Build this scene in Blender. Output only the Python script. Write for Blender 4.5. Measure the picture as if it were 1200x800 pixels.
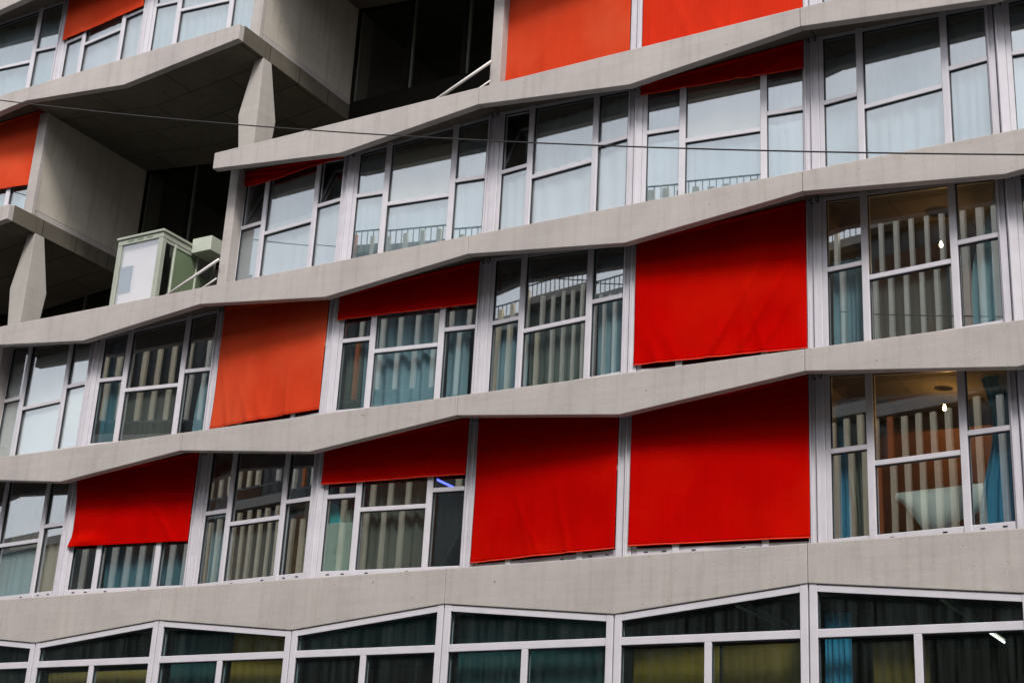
import bpy, math, random
from mathutils import Matrix, Vector

for o in list(bpy.data.objects):
    bpy.data.objects.remove(o)
S = bpy.context.scene
C = S.collection
rnd = random.Random(7)

# ------------------------------------------------------------------ camera
cam = bpy.data.cameras.new('camera')
cam.sensor_width = 36.0
cam.lens = 53.986
cam.clip_start = 0.1
cam.clip_end = 600
co = bpy.data.objects.new('camera', cam)
C.objects.link(co)
_R = Vector((0.86299417, 0.50246363, 0.05264373))
_U = Vector((0.13095209, -0.32311114, 0.93725703))
_F = Vector((-0.48794734, 0.80195355, 0.3446417))
m = Matrix.Identity(4)
for r in range(3):
    m[r][0] = _R[r]; m[r][1] = _U[r]; m[r][2] = -_F[r]
m.translation = (11.3206, -22.2419, -5.4809)
co.matrix_world = m
S.camera = co

# ------------------------------------------------------------------ sky and sun
SUN_EL, SUN_ROT = 48.0, 145.0
W = bpy.data.worlds.new('World')
S.world = W
W.use_nodes = True
wn = W.node_tree
wn.nodes.clear()
sky = wn.nodes.new('ShaderNodeTexSky')
sky.sky_type = 'NISHITA'
sky.sun_disc = False
sky.sun_elevation = math.radians(SUN_EL)
sky.sun_rotation = math.radians(SUN_ROT)
sky.air_density = 1.0
sky.dust_density = 3.0
sky.ozone_density = 1.0
hs = wn.nodes.new('ShaderNodeHueSaturation')
hs.inputs['Saturation'].default_value = 0.30
bg = wn.nodes.new('ShaderNodeBackground')
bg.inputs['Strength'].default_value = 0.14
wo = wn.nodes.new('ShaderNodeOutputWorld')
ga = wn.nodes.new('ShaderNodeGamma')          # veil of thin cloud: evens the sky out
ga.inputs['Gamma'].default_value = 0.62
wn.links.new(sky.outputs[0], ga.inputs['Color'])
wn.links.new(ga.outputs[0], hs.inputs['Color'])
hs.inputs['Value'].default_value = 2.35
cn = wn.nodes.new('ShaderNodeTexNoise')
cn.inputs['Scale'].default_value = 5.0
cn.inputs['Detail'].default_value = 6.0
cn.inputs['Roughness'].default_value = 0.6
wtc = wn.nodes.new('ShaderNodeTexCoord')
wn.links.new(wtc.outputs['Generated'], cn.inputs['Vector'])
cr = wn.nodes.new('ShaderNodeValToRGB')
cr.color_ramp.elements[0].position = 0.3
cr.color_ramp.elements[0].color = (0.72, 0.74, 0.79, 1)
cr.color_ramp.elements[1].position = 0.7
cr.color_ramp.elements[1].color = (1.16, 1.13, 1.11, 1)
wn.links.new(cn.outputs['Fac'], cr.inputs['Fac'])
cm = wn.nodes.new('ShaderNodeMix')
cm.data_type = 'RGBA'
cm.blend_type = 'MULTIPLY'
cm.inputs[0].default_value = 1.0
wn.links.new(hs.outputs[0], cm.inputs[6])
wn.links.new(cr.outputs[0], cm.inputs[7])
wn.links.new(cm.outputs[2], bg.inputs['Color'])
wn.links.new(bg.outputs[0], wo.inputs['Surface'])

sl = bpy.data.lights.new('sun', 'SUN')
sl.energy = 2.0
sl.angle = math.radians(14.0)
sl.color = (1.0, 0.93, 0.85)
so = bpy.data.objects.new('sun', sl)
C.objects.link(so)
_e, _a = math.radians(SUN_EL), math.radians(SUN_ROT)
sd = Vector((math.sin(_a) * math.cos(_e), math.cos(_a) * math.cos(_e), math.sin(_e)))
so.rotation_euler = sd.to_track_quat('Z', 'Y').to_euler()
so.location = (20, -60, 60)

S.view_settings.view_transform = 'Standard'
S.view_settings.look = 'None'
S.view_settings.gamma = 1.0
S.view_settings.use_curve_mapping = False
S.view_settings.exposure = 0.68

# ------------------------------------------------------------------ constants of the place
B = 3.3            # bay
H = 3.182          # storey
FL, FH = 0.736, 0.38       # depth of the band at its low and high folds
FL0, FH0 = 0.947, 0.62     # the same for the lowest band
GOFF = -0.125
YE, YO = 0.53, 0.88        # glass line at even / odd folds
GROUND = -7.08
REC = 4.2                  # glass line of the recessed terraces
BACK = 9.5
LIP, UP = 0.17, 0.25         # thickness of the band panels, rise of the soffit behind them


# ------------------------------------------------------------------ materials
def new_mat(name):
    mt = bpy.data.materials.new(name)
    mt.use_nodes = True
    nt = mt.node_tree
    nt.nodes.clear()
    out = nt.nodes.new('ShaderNodeOutputMaterial')
    return mt, nt, out


def N(nt, typ, **kw):
    n = nt.nodes.new(typ)
    for k, v in kw.items():
        if k.startswith('i_'):
            n.inputs[k[2:].replace('_', ' ')].default_value = v
        else:
            setattr(n, k, v)
    return n


def noise(nt, scale, detail=4, rough=0.55, vec=None, mscale=None, loc=None):
    n = nt.nodes.new('ShaderNodeTexNoise')
    n.inputs['Scale'].default_value = scale
    n.inputs['Detail'].default_value = detail
    n.inputs['Roughness'].default_value = rough
    if vec is not None:
        if mscale:
            mp = nt.nodes.new('ShaderNodeMapping')
            mp.inputs['Scale'].default_value = mscale
            if loc:
                mp.inputs['Location'].default_value = loc
            nt.links.new(vec, mp.inputs['Vector'])
            vec = mp.outputs[0]
        nt.links.new(vec, n.inputs['Vector'])
    return n.outputs['Fac']


def ramp(nt, fac, p0, p1, c0=(0, 0, 0, 1), c1=(1, 1, 1, 1)):
    r = nt.nodes.new('ShaderNodeValToRGB')
    r.color_ramp.elements[0].position = p0
    r.color_ramp.elements[0].color = c0
    r.color_ramp.elements[1].position = p1
    r.color_ramp.elements[1].color = c1
    nt.links.new(fac, r.inputs['Fac'])
    return r.outputs['Color']


def mixc(nt, fac, a, b, blend='MIX'):
    mx = nt.nodes.new('ShaderNodeMix')
    mx.data_type = 'RGBA'
    mx.blend_type = blend
    for sock, v in ((mx.inputs[0], fac), (mx.inputs[6], a), (mx.inputs[7], b)):
        if hasattr(v, 'is_linked') or isinstance(v, bpy.types.NodeSocket):
            nt.links.new(v, sock)
        else:
            sock.default_value = v if not isinstance(v, tuple) else (*v, 1.0)[:4]
    return mx.outputs[2]


def principled(nt, out, col, rough=0.6, metal=0.0, spec=0.5, bump=None, bstr=0.2, bdist=0.01):
    p = nt.nodes.new('ShaderNodeBsdfPrincipled')
    if isinstance(col, tuple):
        p.inputs['Base Color'].default_value = (*col, 1)
    else:
        nt.links.new(col, p.inputs['Base Color'])
    if isinstance(rough, float):
        p.inputs['Roughness'].default_value = rough
    else:
        nt.links.new(rough, p.inputs['Roughness'])
    p.inputs['Metallic'].default_value = metal
    p.inputs['Specular IOR Level'].default_value = spec
    if bump is not None:
        b = nt.nodes.new('ShaderNodeBump')
        b.inputs['Strength'].default_value = bstr
        b.inputs['Distance'].default_value = bdist
        nt.links.new(bump, b.inputs['Height'])
        nt.links.new(b.outputs[0], p.inputs['Normal'])
    nt.links.new(p.outputs[0], out.inputs['Surface'])
    return p


def concrete(name, a, b, stain, streak=0.5, panels=False):
    mt, nt, out = new_mat(name)
    pos = nt.nodes.new('ShaderNodeNewGeometry').outputs['Position']
    big = noise(nt, 0.7, 7, 0.65, pos)
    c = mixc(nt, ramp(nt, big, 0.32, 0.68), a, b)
    fine = noise(nt, 38.0, 6, 0.7, pos)
    c = mixc(nt, 0.20, c, ramp(nt, fine, 0.3, 0.7, (0.22, 0.21, 0.2, 1), (0.62, 0.6, 0.58, 1)), 'OVERLAY')
    st = noise(nt, 1.0, 5, 0.65, pos, (5.5, 5.5, 0.35))
    stf = ramp(nt, st, 0.50, 0.78)
    mm = nt.nodes.new('ShaderNodeMath'); mm.operation = 'MULTIPLY'
    mm.inputs[1].default_value = streak
    nt.links.new(stf, mm.inputs[0])
    c = mixc(nt, mm.outputs[0], c, stain)
    brd = noise(nt, 1.0, 3, 0.5, pos, (0.4, 0.4, 9.0))
    c = mixc(nt, 0.05, c, ramp(nt, brd, 0.35, 0.65, (0.25, 0.25, 0.25, 1), (0.75, 0.75, 0.75, 1)), 'OVERLAY')
    spots = noise(nt, 9.0, 3, 0.5, pos)
    c = mixc(nt, ramp(nt, spots, 0.70, 0.78), c, tuple(v * 0.55 for v in stain))
    # pin holes left by air bubbles in the cast face
    vo = nt.nodes.new('ShaderNodeTexVoronoi')
    vo.inputs['Scale'].default_value = 7.0
    nt.links.new(pos, vo.inputs['Vector'])
    c = mixc(nt, ramp(nt, vo.outputs['Distance'], 0.035, 0.06, (1, 1, 1, 1), (0, 0, 0, 1)), c,
             tuple(v * 0.35 for v in stain))
    if panels:
        mp = nt.nodes.new('ShaderNodeMapping')
        mp.inputs['Scale'].default_value = (1, 1, 1)
        nt.links.new(pos, mp.inputs['Vector'])
        bk = nt.nodes.new('ShaderNodeTexBrick')
        bk.inputs['Scale'].default_value = 1.0
        bk.inputs['Mortar Size'].default_value = 0.014
        bk.inputs['Brick Width'].default_value = 2.2
        bk.inputs['Row Height'].default_value = 1.1
        bk.inputs['Color1'].default_value = (1, 1, 1, 1)
        bk.inputs['Color2'].default_value = (0.86, 0.86, 0.86, 1)
        bk.inputs['Mortar'].default_value = (0.35, 0.33, 0.3, 1)
        nt.links.new(mp.outputs[0], bk.inputs['Vector'])
        c = mixc(nt, 1.0, c, bk.outputs['Color'], 'MULTIPLY')
    hsum = nt.nodes.new('ShaderNodeMath'); hsum.operation = 'ADD'
    nt.links.new(fine, hsum.inputs[0]); nt.links.new(spots, hsum.inputs[1])
    principled(nt, out, c, 0.88, 0, 0.25, hsum.outputs[0], 0.35, 0.006)
    return mt


def plain(name, col, rough=0.5, metal=0.0, var=0.12, scale=6.0, spec=0.5, bstr=0.0, dirt=None):
    mt, nt, out = new_mat(name)
    tc = nt.nodes.new('ShaderNodeNewGeometry').outputs['Position']
    n = noise(nt, scale, 5, 0.6, tc)
    lo = tuple(v * (1 - var) for v in col); hi = tuple(min(1, v * (1 + var)) for v in col)
    c = mixc(nt, ramp(nt, n, 0.3, 0.7), lo, hi)
    if dirt:
        d = noise(nt, 1.0, 5, 0.7, tc, (3, 3, 0.7))
        c = mixc(nt, ramp(nt, d, 0.55, 0.85), c, dirt)
    rr = ramp(nt, n, 0.2, 0.8, (rough * 0.8,) * 3 + (1,), (min(1, rough * 1.2),) * 3 + (1,))
    principled(nt, out, c, rr, metal, spec, noise(nt, scale * 8, 4, 0.6, tc) if bstr else None, bstr, 0.004)
    return mt


def cloth(name, col, translucent=0.25, var=0.12, fade_sheen=None):
    mt, nt, out = new_mat(name)
    tc = nt.nodes.new('ShaderNodeTexCoord').outputs['Object']
    big = noise(nt, 1.1, 4, 0.6, tc)
    lo = tuple(v * (1 - var) for v in col); hi = tuple(min(1, v * (1 + var)) for v in col)
    c = mixc(nt, ramp(nt, big, 0.3, 0.7), lo, hi)
    st = noise(nt, 1.0, 3, 0.6, tc, (26, 26, 0.6))
    c = mixc(nt, 0.12, c, ramp(nt, st, 0.3, 0.7, (0.3, 0.3, 0.3, 1), (0.7, 0.7, 0.7, 1)), 'OVERLAY')
    if fade_sheen:
        fd = noise(nt, 0.55, 3, 0.5, nt.nodes.new('ShaderNodeNewGeometry').outputs['Position'])
        fm = nt.nodes.new('ShaderNodeMath'); fm.operation = 'MULTIPLY'; fm.inputs[1].default_value = 0.7
        nt.links.new(ramp(nt, fd, 0.45, 0.72), fm.inputs[0])
        c = mixc(nt, fm.outputs[0], c, fade_sheen)
        thr = noise(nt, 1.0, 2, 0.5, tc, (2.0, 2.0, 110.0))
        c = mixc(nt, 0.10, c, ramp(nt, thr, 0.35, 0.65, (0.3, 0.3, 0.3, 1), (0.7, 0.7, 0.7, 1)), 'OVERLAY')
    wv = noise(nt, 160.0, 2, 0.5, tc)
    p = nt.nodes.new('ShaderNodeBsdfPrincipled')
    p.inputs['Roughness'].default_value = 0.9
    p.inputs['Specular IOR Level'].default_value = 0.0
    nt.links.new(c, p.inputs['Base Color'])
    b = nt.nodes.new('ShaderNodeBump')
    b.inputs['Strength'].default_value = 0.25
    b.inputs['Distance'].default_value = 0.003
    nt.links.new(wv, b.inputs['Height'])
    if not fade_sheen:
        nt.links.new(b.outputs[0], p.inputs['Normal'])
    t = nt.nodes.new('ShaderNodeBsdfTranslucent')
    nt.links.new(c, t.inputs['Color'])
    mx = nt.nodes.new('ShaderNodeMixShader')
    mx.inputs[0].default_value = translucent
    nt.links.new(p.outputs[0], mx.inputs[1]); nt.links.new(t.outputs[0], mx.inputs[2])
    nt.links.new(mx.outputs[0], out.inputs['Surface'])
    return mt


def glass(name, base, tint, wav=0.02, dirt=0.0, dcol=(0.42, 0.42, 0.36)):
    mt, nt, out = new_mat(name)
    pos = nt.nodes.new('ShaderNodeNewGeometry').outputs['Position']
    lw = nt.nodes.new('ShaderNodeLayerWeight')
    lw.inputs['Blend'].default_value = 0.5
    pw = nt.nodes.new('ShaderNodeMath'); pw.operation = 'POWER'
    pw.inputs[1].default_value = 4.0
    nt.links.new(lw.outputs['Facing'], pw.inputs[0])
    ma = nt.nodes.new('ShaderNodeMath'); ma.operation = 'MULTIPLY_ADD'
    ma.inputs[1].default_value = 1 - base; ma.inputs[2].default_value = base
    nt.links.new(pw.outputs[0], ma.inputs[0])
    gl = nt.nodes.new('ShaderNodeBsdfGlossy')
    gl.inputs['Roughness'].default_value = 0.0
    gl.inputs['Color'].default_value = (0.97, 0.98, 1.0, 1)
    b = nt.nodes.new('ShaderNodeBump')
    b.inputs['Strength'].default_value = 1.0
    b.inputs['Distance'].default_value = wav
    nt.links.new(noise(nt, 1.3, 1, 0.4, pos), b.inputs['Height'])
    nt.links.new(b.outputs[0], gl.inputs['Normal'])
    tr = nt.nodes.new('ShaderNodeBsdfTransparent')
    tr.inputs['Color'].default_value = (*tint, 1)
    mx = nt.nodes.new('ShaderNodeMixShader')
    nt.links.new(ma.outputs[0], mx.inputs[0])
    nt.links.new(tr.outputs[0], mx.inputs[1]); nt.links.new(gl.outputs[0], mx.inputs[2])
    res = mx.outputs[0]
    if dirt:
        df = nt.nodes.new('ShaderNodeBsdfDiffuse')
        df.inputs['Color'].default_value = (*dcol, 1)
        st = noise(nt, 1.0, 4, 0.6, pos, (9, 9, 0.5))
        f = nt.nodes.new('ShaderNodeMath'); f.operation = 'MULTIPLY'
        f.inputs[1].default_value = dirt
        nt.links.new(ramp(nt, st, 0.35, 0.75), f.inputs[0])
        m2 = nt.nodes.new('ShaderNodeMixShader')
        nt.links.new(f.outputs[0], m2.inputs[0])
        nt.links.new(res, m2.inputs[1]); nt.links.new(df.outputs[0], m2.inputs[2])
        res = m2.outputs[0]
    nt.links.new(res, out.inputs['Surface'])
    return mt


def emit(name, col, s):
    mt, nt, out = new_mat(name)
    e = nt.nodes.new('ShaderNodeEmission')
    e.inputs['Color'].default_value = (*col, 1)
    e.inputs['Strength'].default_value = s
    nt.links.new(e.outputs[0], out.inputs['Surface'])
    return mt


M = {
    'concrete': concrete('concrete_band', (0.475, 0.443, 0.432), (0.385, 0.36, 0.357), (0.27, 0.24, 0.205), 0.5),
    'concrete_wall': concrete('concrete_wall', (0.54, 0.505, 0.45), (0.45, 0.42, 0.37), (0.28, 0.25, 0.20), 0.7),
    'soffit': concrete('concrete_soffit_shaded', (0.15, 0.135, 0.11), (0.11, 0.10, 0.08), (0.06, 0.05, 0.04), 0.5, True),  # concrete darkened, shade under the slabs is put into its colour
    'column': concrete('concrete_column', (0.44, 0.42, 0.40), (0.38, 0.365, 0.345), (0.27, 0.25, 0.22), 0.3),
    'frame': plain('white_aluminium', (0.575, 0.565, 0.62), 0.42, 0, 0.05, 3.0, 0.4, 0.0, (0.52, 0.51, 0.52)),
    'gasket': plain('black_rubber', (0.014, 0.016, 0.02), 0.6, 0, 0.1),
    'dark_frame': plain('dark_bronze_frame', (0.010, 0.009, 0.008), 0.8, 0, 0.1, 6.0, 0.1),
    'grey_frame': plain('grey_inner_frame', (0.30, 0.30, 0.26), 0.5, 0, 0.1),
    'glass': glass('window_glass', 0.23, (0.90, 0.95, 0.95), 0.00012),
    'glass_ground': glass('ground_floor_glass', 0.03, (0.78, 0.87, 0.87), 0.0006, 0.045, (0.27, 0.33, 0.32)),
    'glass_dark': glass('terrace_glass', 0.05, (0.7, 0.72, 0.7), 0.0006),
    'red': cloth('red_canvas', (0.45, 0.0018, 0.0010), 0.06, 0.08, (0.54, 0.009, 0.002)),  # random orange tint stands for sheen highlights, painted into the red
    'orange': cloth('faded_orange_red_canvas', (0.58, 0.052, 0.018), 0.06, 0.07, (0.64, 0.10, 0.042)),
    'midred': cloth('orange_red_canvas', (0.56, 0.030, 0.011), 0.06, 0.07),
    'red_hem': cloth('hem_canvas', (0.68, 0.055, 0.03), 0.02, 0.1),
    'steel': plain('galvanised_steel', (0.45, 0.45, 0.46), 0.4, 0.6, 0.12),
    'bracket': plain('awning_bracket_metal', (0.10, 0.09, 0.085), 0.5, 0.5, 0.1),
    'rail': plain('painted_handrail', (0.62, 0.61, 0.60), 0.4, 0, 0.06),
    'kiosk': plain('sage_green_metal', (0.34, 0.37, 0.315), 0.45, 0, 0.07, 4, 0.4, 0.0, (0.24, 0.27, 0.20)),
    'kiosk_dark': plain('dark_green_panel', (0.15, 0.205, 0.125), 0.5, 0, 0.08),
    'kiosk_light': plain('pale_green_metal', (0.47, 0.52, 0.44), 0.45, 0, 0.06),
    'cable': plain('black_cable', (0.015, 0.013, 0.013), 0.6, 0, 0.1),
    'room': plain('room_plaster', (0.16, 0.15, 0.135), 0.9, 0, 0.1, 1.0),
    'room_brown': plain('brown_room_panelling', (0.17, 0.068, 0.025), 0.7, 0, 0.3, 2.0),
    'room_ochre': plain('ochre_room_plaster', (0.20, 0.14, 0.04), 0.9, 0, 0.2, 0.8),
    'asphalt': plain('asphalt', (0.05, 0.05, 0.052), 0.9, 0, 0.25, 3.0, 0.3, 0.5),
    'paving': plain('grey_paving', (0.085, 0.082, 0.078), 0.9, 0, 0.15, 2.0, 0.3, 0.3),
    'kerb': plain('kerb_stone', (0.33, 0.32, 0.30), 0.85, 0, 0.12),
    'fin': plain('beige_fin_paint', (0.88, 0.75, 0.54), 0.8, 0, 0.10, 0.7),
    'fin_cream': plain('cream_fin_paint', (0.86, 0.80, 0.68), 0.8, 0, 0.08, 0.7),
    'fin_rust': plain('rust_fin_paint', (0.55, 0.16, 0.06), 0.8, 0, 0.1, 0.7),
    'opp_dark': plain('opposite_glazing', (0.045, 0.05, 0.05), 0.25, 0, 0.5, 0.35),
    'opp_brown': plain('opposite_brown_wall', (0.13, 0.065, 0.035), 0.8, 0, 0.4, 0.5),
    'opp_slab': plain('opposite_slab', (0.30, 0.28, 0.26), 0.85, 0, 0.1),
    'opp_rail': plain('opposite_railing', (0.10, 0.11, 0.12), 0.5, 0.3, 0.1),
    'teal_curtain': cloth('teal_curtain', (0.17, 0.38, 0.47), 0.35),
    'blue_curtain': cloth('blue_curtain', (0.46, 0.66, 0.74), 0.35),
    'deep_blue': cloth('deep_blue_curtain', (0.10, 0.43, 0.66), 0.3),
    'white_curtain': cloth('white_curtain', (0.70, 0.68, 0.71), 0.3, 0.04),
    'pale_blue': cloth('pale_blue_curtain', (0.46, 0.54, 0.59), 0.35, 0.07),
    'bright_blind': cloth('bright_white_blind', (0.90, 0.85, 0.84), 0.1, 0.04),
    'cream_blind': cloth('cream_blind', (0.74, 0.65, 0.55), 0.3, 0.05),
    'sand_curtain': cloth('sand_curtain', (0.60, 0.50, 0.38), 0.3),
    'grey_blind': cloth('grey_blind', (0.22, 0.215, 0.195), 0.3),
    'olive_curtain': cloth('olive_curtain', (0.26, 0.27, 0.20), 0.3),
    'green_grey': cloth('green_grey_curtain', (0.24, 0.27, 0.24), 0.3),
    'charcoal': cloth('charcoal_curtain', (0.05, 0.055, 0.05), 0.2),
    'ochre': cloth('ochre_curtain', (0.52, 0.32, 0.05), 0.35, 0.2),
    'ochre_brown': cloth('ochre_brown_curtain', (0.36, 0.22, 0.06), 0.3, 0.2),
    'dark_teal': cloth('dark_teal_curtain', (0.055, 0.125, 0.13), 0.25, 0.2),
    'white_cloth': cloth('white_table_cloth', (0.78, 0.83, 0.80), 0.15, 0.05),
    'slate': plain('slate_blue_reflection', (0.07, 0.14, 0.19), 0.6, 0, 0.1),  # colour of the painted reflection behind the cabin pane
    'pale_green': plain('pale_green_cabinet', (0.46, 0.55, 0.47), 0.5, 0, 0.04),
    'teal_box': plain('teal_card', (0.05, 0.50, 0.50), 0.6, 0, 0.1),
    'wood': plain('brown_wood', (0.17, 0.10, 0.05), 0.55, 0, 0.25),
    'cream': plain('cream_laminate', (0.52, 0.46, 0.34), 0.55, 0, 0.06),
    'bulb': emit('bulb_glow', (1.0, 0.66, 0.28), 14.0),
    'bulb2': emit('bulb_glow_pale', (1.0, 0.84, 0.55), 9.0),
    'led': emit('blue_tube_glow', (0.10, 0.12, 1.0), 3.0),
    'tube': emit('white_tube_glow', (1.0, 0.93, 0.80), 2.2),
    'tube_off': plain('unlit_tube', (0.62, 0.60, 0.50), 0.5, 0, 0.05),
}


# ------------------------------------------------------------------ mesh helpers
class MB:
    def __init__(self):
        self.v = []; self.f = []

    def add(self, vs, fs):
        n = len(self.v)
        self.v += [tuple(q) for q in vs]
        self.f += [tuple(n + i for i in q) for q in fs]
        return self

    def box(self, x0, x1, y0, y1, z0, z1):
        vs = [(x, y, z) for z in (z0, z1) for y in (y0, y1) for x in (x0, x1)]
        return self.add(vs, [(0, 2, 3, 1), (4, 5, 7, 6), (0, 1, 5, 4), (2, 6, 7, 3), (0, 4, 6, 2), (1, 3, 7, 5)])

    def cbox(self, x0, x1, y0, y1, z0, z1, c=0.006):
        """box with chamfered edges"""
        c = min(c, (x1 - x0) / 3, (y1 - y0) / 3, (z1 - z0) / 3)
        X, Y, Z = (x0, x1), (y0, y1), (z0, z1)
        vs = []; idx = {}
        for i in (0, 1):
            for j in (0, 1):
                for k in (0, 1):
                    sx, sy, sz = (c if i == 0 else -c), (c if j == 0 else -c), (c if k == 0 else -c)
                    for ax in range(3):
                        q = [X[i] + sx, Y[j] + sy, Z[k] + sz]
                        q[ax] = (X[i], Y[j], Z[k])[ax]
                        idx[(i, j, k, ax)] = len(vs); vs.append(q)
        fs = []
        cyc = [(0, 0), (1, 0), (1, 1), (0, 1)]
        for s in (0, 1):
            fx = [idx[(s, a, b, 0)] for a, b in cyc]
            fy = [idx[(a, s, b, 1)] for a, b in cyc]
            fz = [idx[(a, b, s, 2)] for a, b in cyc]
            fs.append(fx if s else fx[::-1])
            fs.append(fy[::-1] if s else fy)
            fs.append(fz if s else fz[::-1])
        for j in (0, 1):
            for k in (0, 1):   # edges along x
                q = [idx[(0, j, k, 1)], idx[(1, j, k, 1)], idx[(1, j, k, 2)], idx[(0, j, k, 2)]]
                fs.append(q if (j == k) == (j == 0) and j == 0 or (j == 1 and k == 0) is None else q)
                q = [idx[(j, 0, k, 0)], idx[(j, 1, k, 0)], idx[(j, 1, k, 2)], idx[(j, 0, k, 2)]]
                fs.append(q)
                q = [idx[(j, k, 0, 0)], idx[(j, k, 1, 0)], idx[(j, k, 1, 1)], idx[(j, k, 0, 1)]]
                fs.append(q)
        for i in (0, 1):
            for j in (0, 1):
                for k in (0, 1):
                    fs.append([idx[(i, j, k, 0)], idx[(i, j, k, 1)], idx[(i, j, k, 2)]])
        return self.add(vs, fs)

    def prism(self, poly, y0, y1):
        """poly in x,z extruded along y"""
        n = len(poly)
        vs = [(x, y0, z) for x, z in poly] + [(x, y1, z) for x, z in poly]
        fs = [tuple(range(n)), tuple(range(2 * n - 1, n - 1, -1))]
        fs += [(i, (i + 1) % n + 0, (i + 1) % n + n, i + n)[::-1] for i in range(n)]
        return self.add(vs, fs)

    def tube(self, pts, r, n=8):
        rings = []
        pts = [Vector(q) for q in pts]
        for i, q in enumerate(pts):
            d = (pts[min(i + 1, len(pts) - 1)] - pts[max(i - 1, 0)]).normalized()
            up = Vector((0, 0, 1)) if abs(d.z) < 0.9 else Vector((1, 0, 0))
            a = d.cross(up).normalized(); b = d.cross(a)
            rr = r[i] if isinstance(r, (list, tuple)) else r
            rings.append([q + (a * math.cos(t) + b * math.sin(t)) * rr for t in [2 * math.pi * k / n for k in range(n)]])
        vs = [v for rg in rings for v in rg]
        fs = []
        for i in range(len(pts) - 1):
            for k in range(n):
                fs.append((i * n + k, i * n + (k + 1) % n, (i + 1) * n + (k + 1) % n, (i + 1) * n + k))
        fs.append(tuple(range(n))[::-1]); fs.append(tuple((len(pts) - 1) * n + k for k in range(n)))
        return self.add(vs, fs)

    def mesh(self, name, mat, smooth=False):
        me = bpy.data.meshes.new(name)
        me.from_pydata(self.v, [], self.f)
        import bmesh
        bm = bmesh.new(); bm.from_mesh(me)
        bmesh.ops.recalc_face_normals(bm, faces=bm.faces)
        bm.to_mesh(me); bm.free()
        if smooth:
            me.polygons.foreach_set('use_smooth', [True] * len(me.polygons))
        me.materials.append(M[mat] if isinstance(mat, str) else mat)
        me.update()
        return me


def put(name, me, parent=None, loc=(0, 0, 0), rotz=0.0, inv=False):
    o = bpy.data.objects.new(name, me)
    C.objects.link(o)
    o.location = loc
    o.rotation_euler = (0, 0, rotz)
    if parent is not None:
        o.parent = parent
        if inv:
            o.matrix_parent_inverse = Matrix.Translation(-Vector(parent.location))
    return o


def empty(name, loc, rotz=0.0):
    o = put(name, None, None, loc, rotz)
    o.empty_display_size = 0.3
    return o


def tag(o, label, cat, group=None):
    o['label'] = label; o['category'] = cat
    if group:
        o['group'] = group
    return o


def bevel(o, w=0.012, seg=2):
    md = o.modifiers.new('bevel', 'BEVEL')
    md.width = w; md.segments = seg; md.limit_method = 'ANGLE'; md.angle_limit = math.radians(25)
    return o


# ------------------------------------------------------------------ street
def structure(name, me):
    o = put(name, me); o['kind'] = 'structure'; return o


structure('ground', MB().add([(-400, -400, GROUND - 0.15), (400, -400, GROUND - 0.15), (400, 400, GROUND - 0.15), (-400, 400, GROUND - 0.15)], [(0, 1, 2, 3)]).mesh('ground', 'paving'))
structure('road', MB().box(-120, 120, -18, -5.5, GROUND - 0.149, GROUND - 0.13).mesh('road', 'asphalt'))
structure('pavement', MB().box(-120, 120, -5.2, 0.3, GROUND - 0.149, GROUND).mesh('pavement', 'paving'))
structure('pavement', MB().box(-120, 120, -30, -18.3, GROUND - 0.149, GROUND).mesh('pavement', 'paving'))
structure('kerb', MB().box(-120, 120, -5.5, -5.203, GROUND - 0.149, GROUND + 0.004).mesh('kerb', 'kerb'))
structure('kerb', MB().box(-120, 120, -18.297, -18, GROUND - 0.149, GROUND + 0.004).mesh('kerb', 'kerb'))

# ------------------------------------------------------------------ the zigzag building
I0, I1 = -8, 3
bld = tag(empty('apartment_building', (I0 * B / 2 + I1 * B / 2, 4.5, GROUND)),
          'pale concrete building with zigzag bands, white framed windows and stepped terraces', 'building')

SLABS = {0: [(-8, 3)], 1: [(-8, 3)], 2: [(-8, -7), (-5, 3)], 3: [(-8, -5), (-3, 3)],
         4: [(-8, -3), (-1, 3)], 5: [(-8, -1), (1, 3)], 6: [(-8, 3)]}
ROOMS = {0: [(-8, 3)], 1: [(-5, 3)], 2: [(-8, -7), (-3, 3)], 3: [(-8, -5), (-1, 3)],
         4: [(-8, -3), (1, 3)], 5: [(-8, -1)]}


def has_room(k, i):
    return any(a <= i < b for a, b in ROOMS.get(k, []))


def depth(k, i):
    if k == 0:
        return FL0 if i % 2 == 0 else FH0
    return FL if i % 2 == 0 else FH


def gl(i):
    return Vector((i * B + GOFF, YE if i % 2 == 0 else YO, 0))


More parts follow.
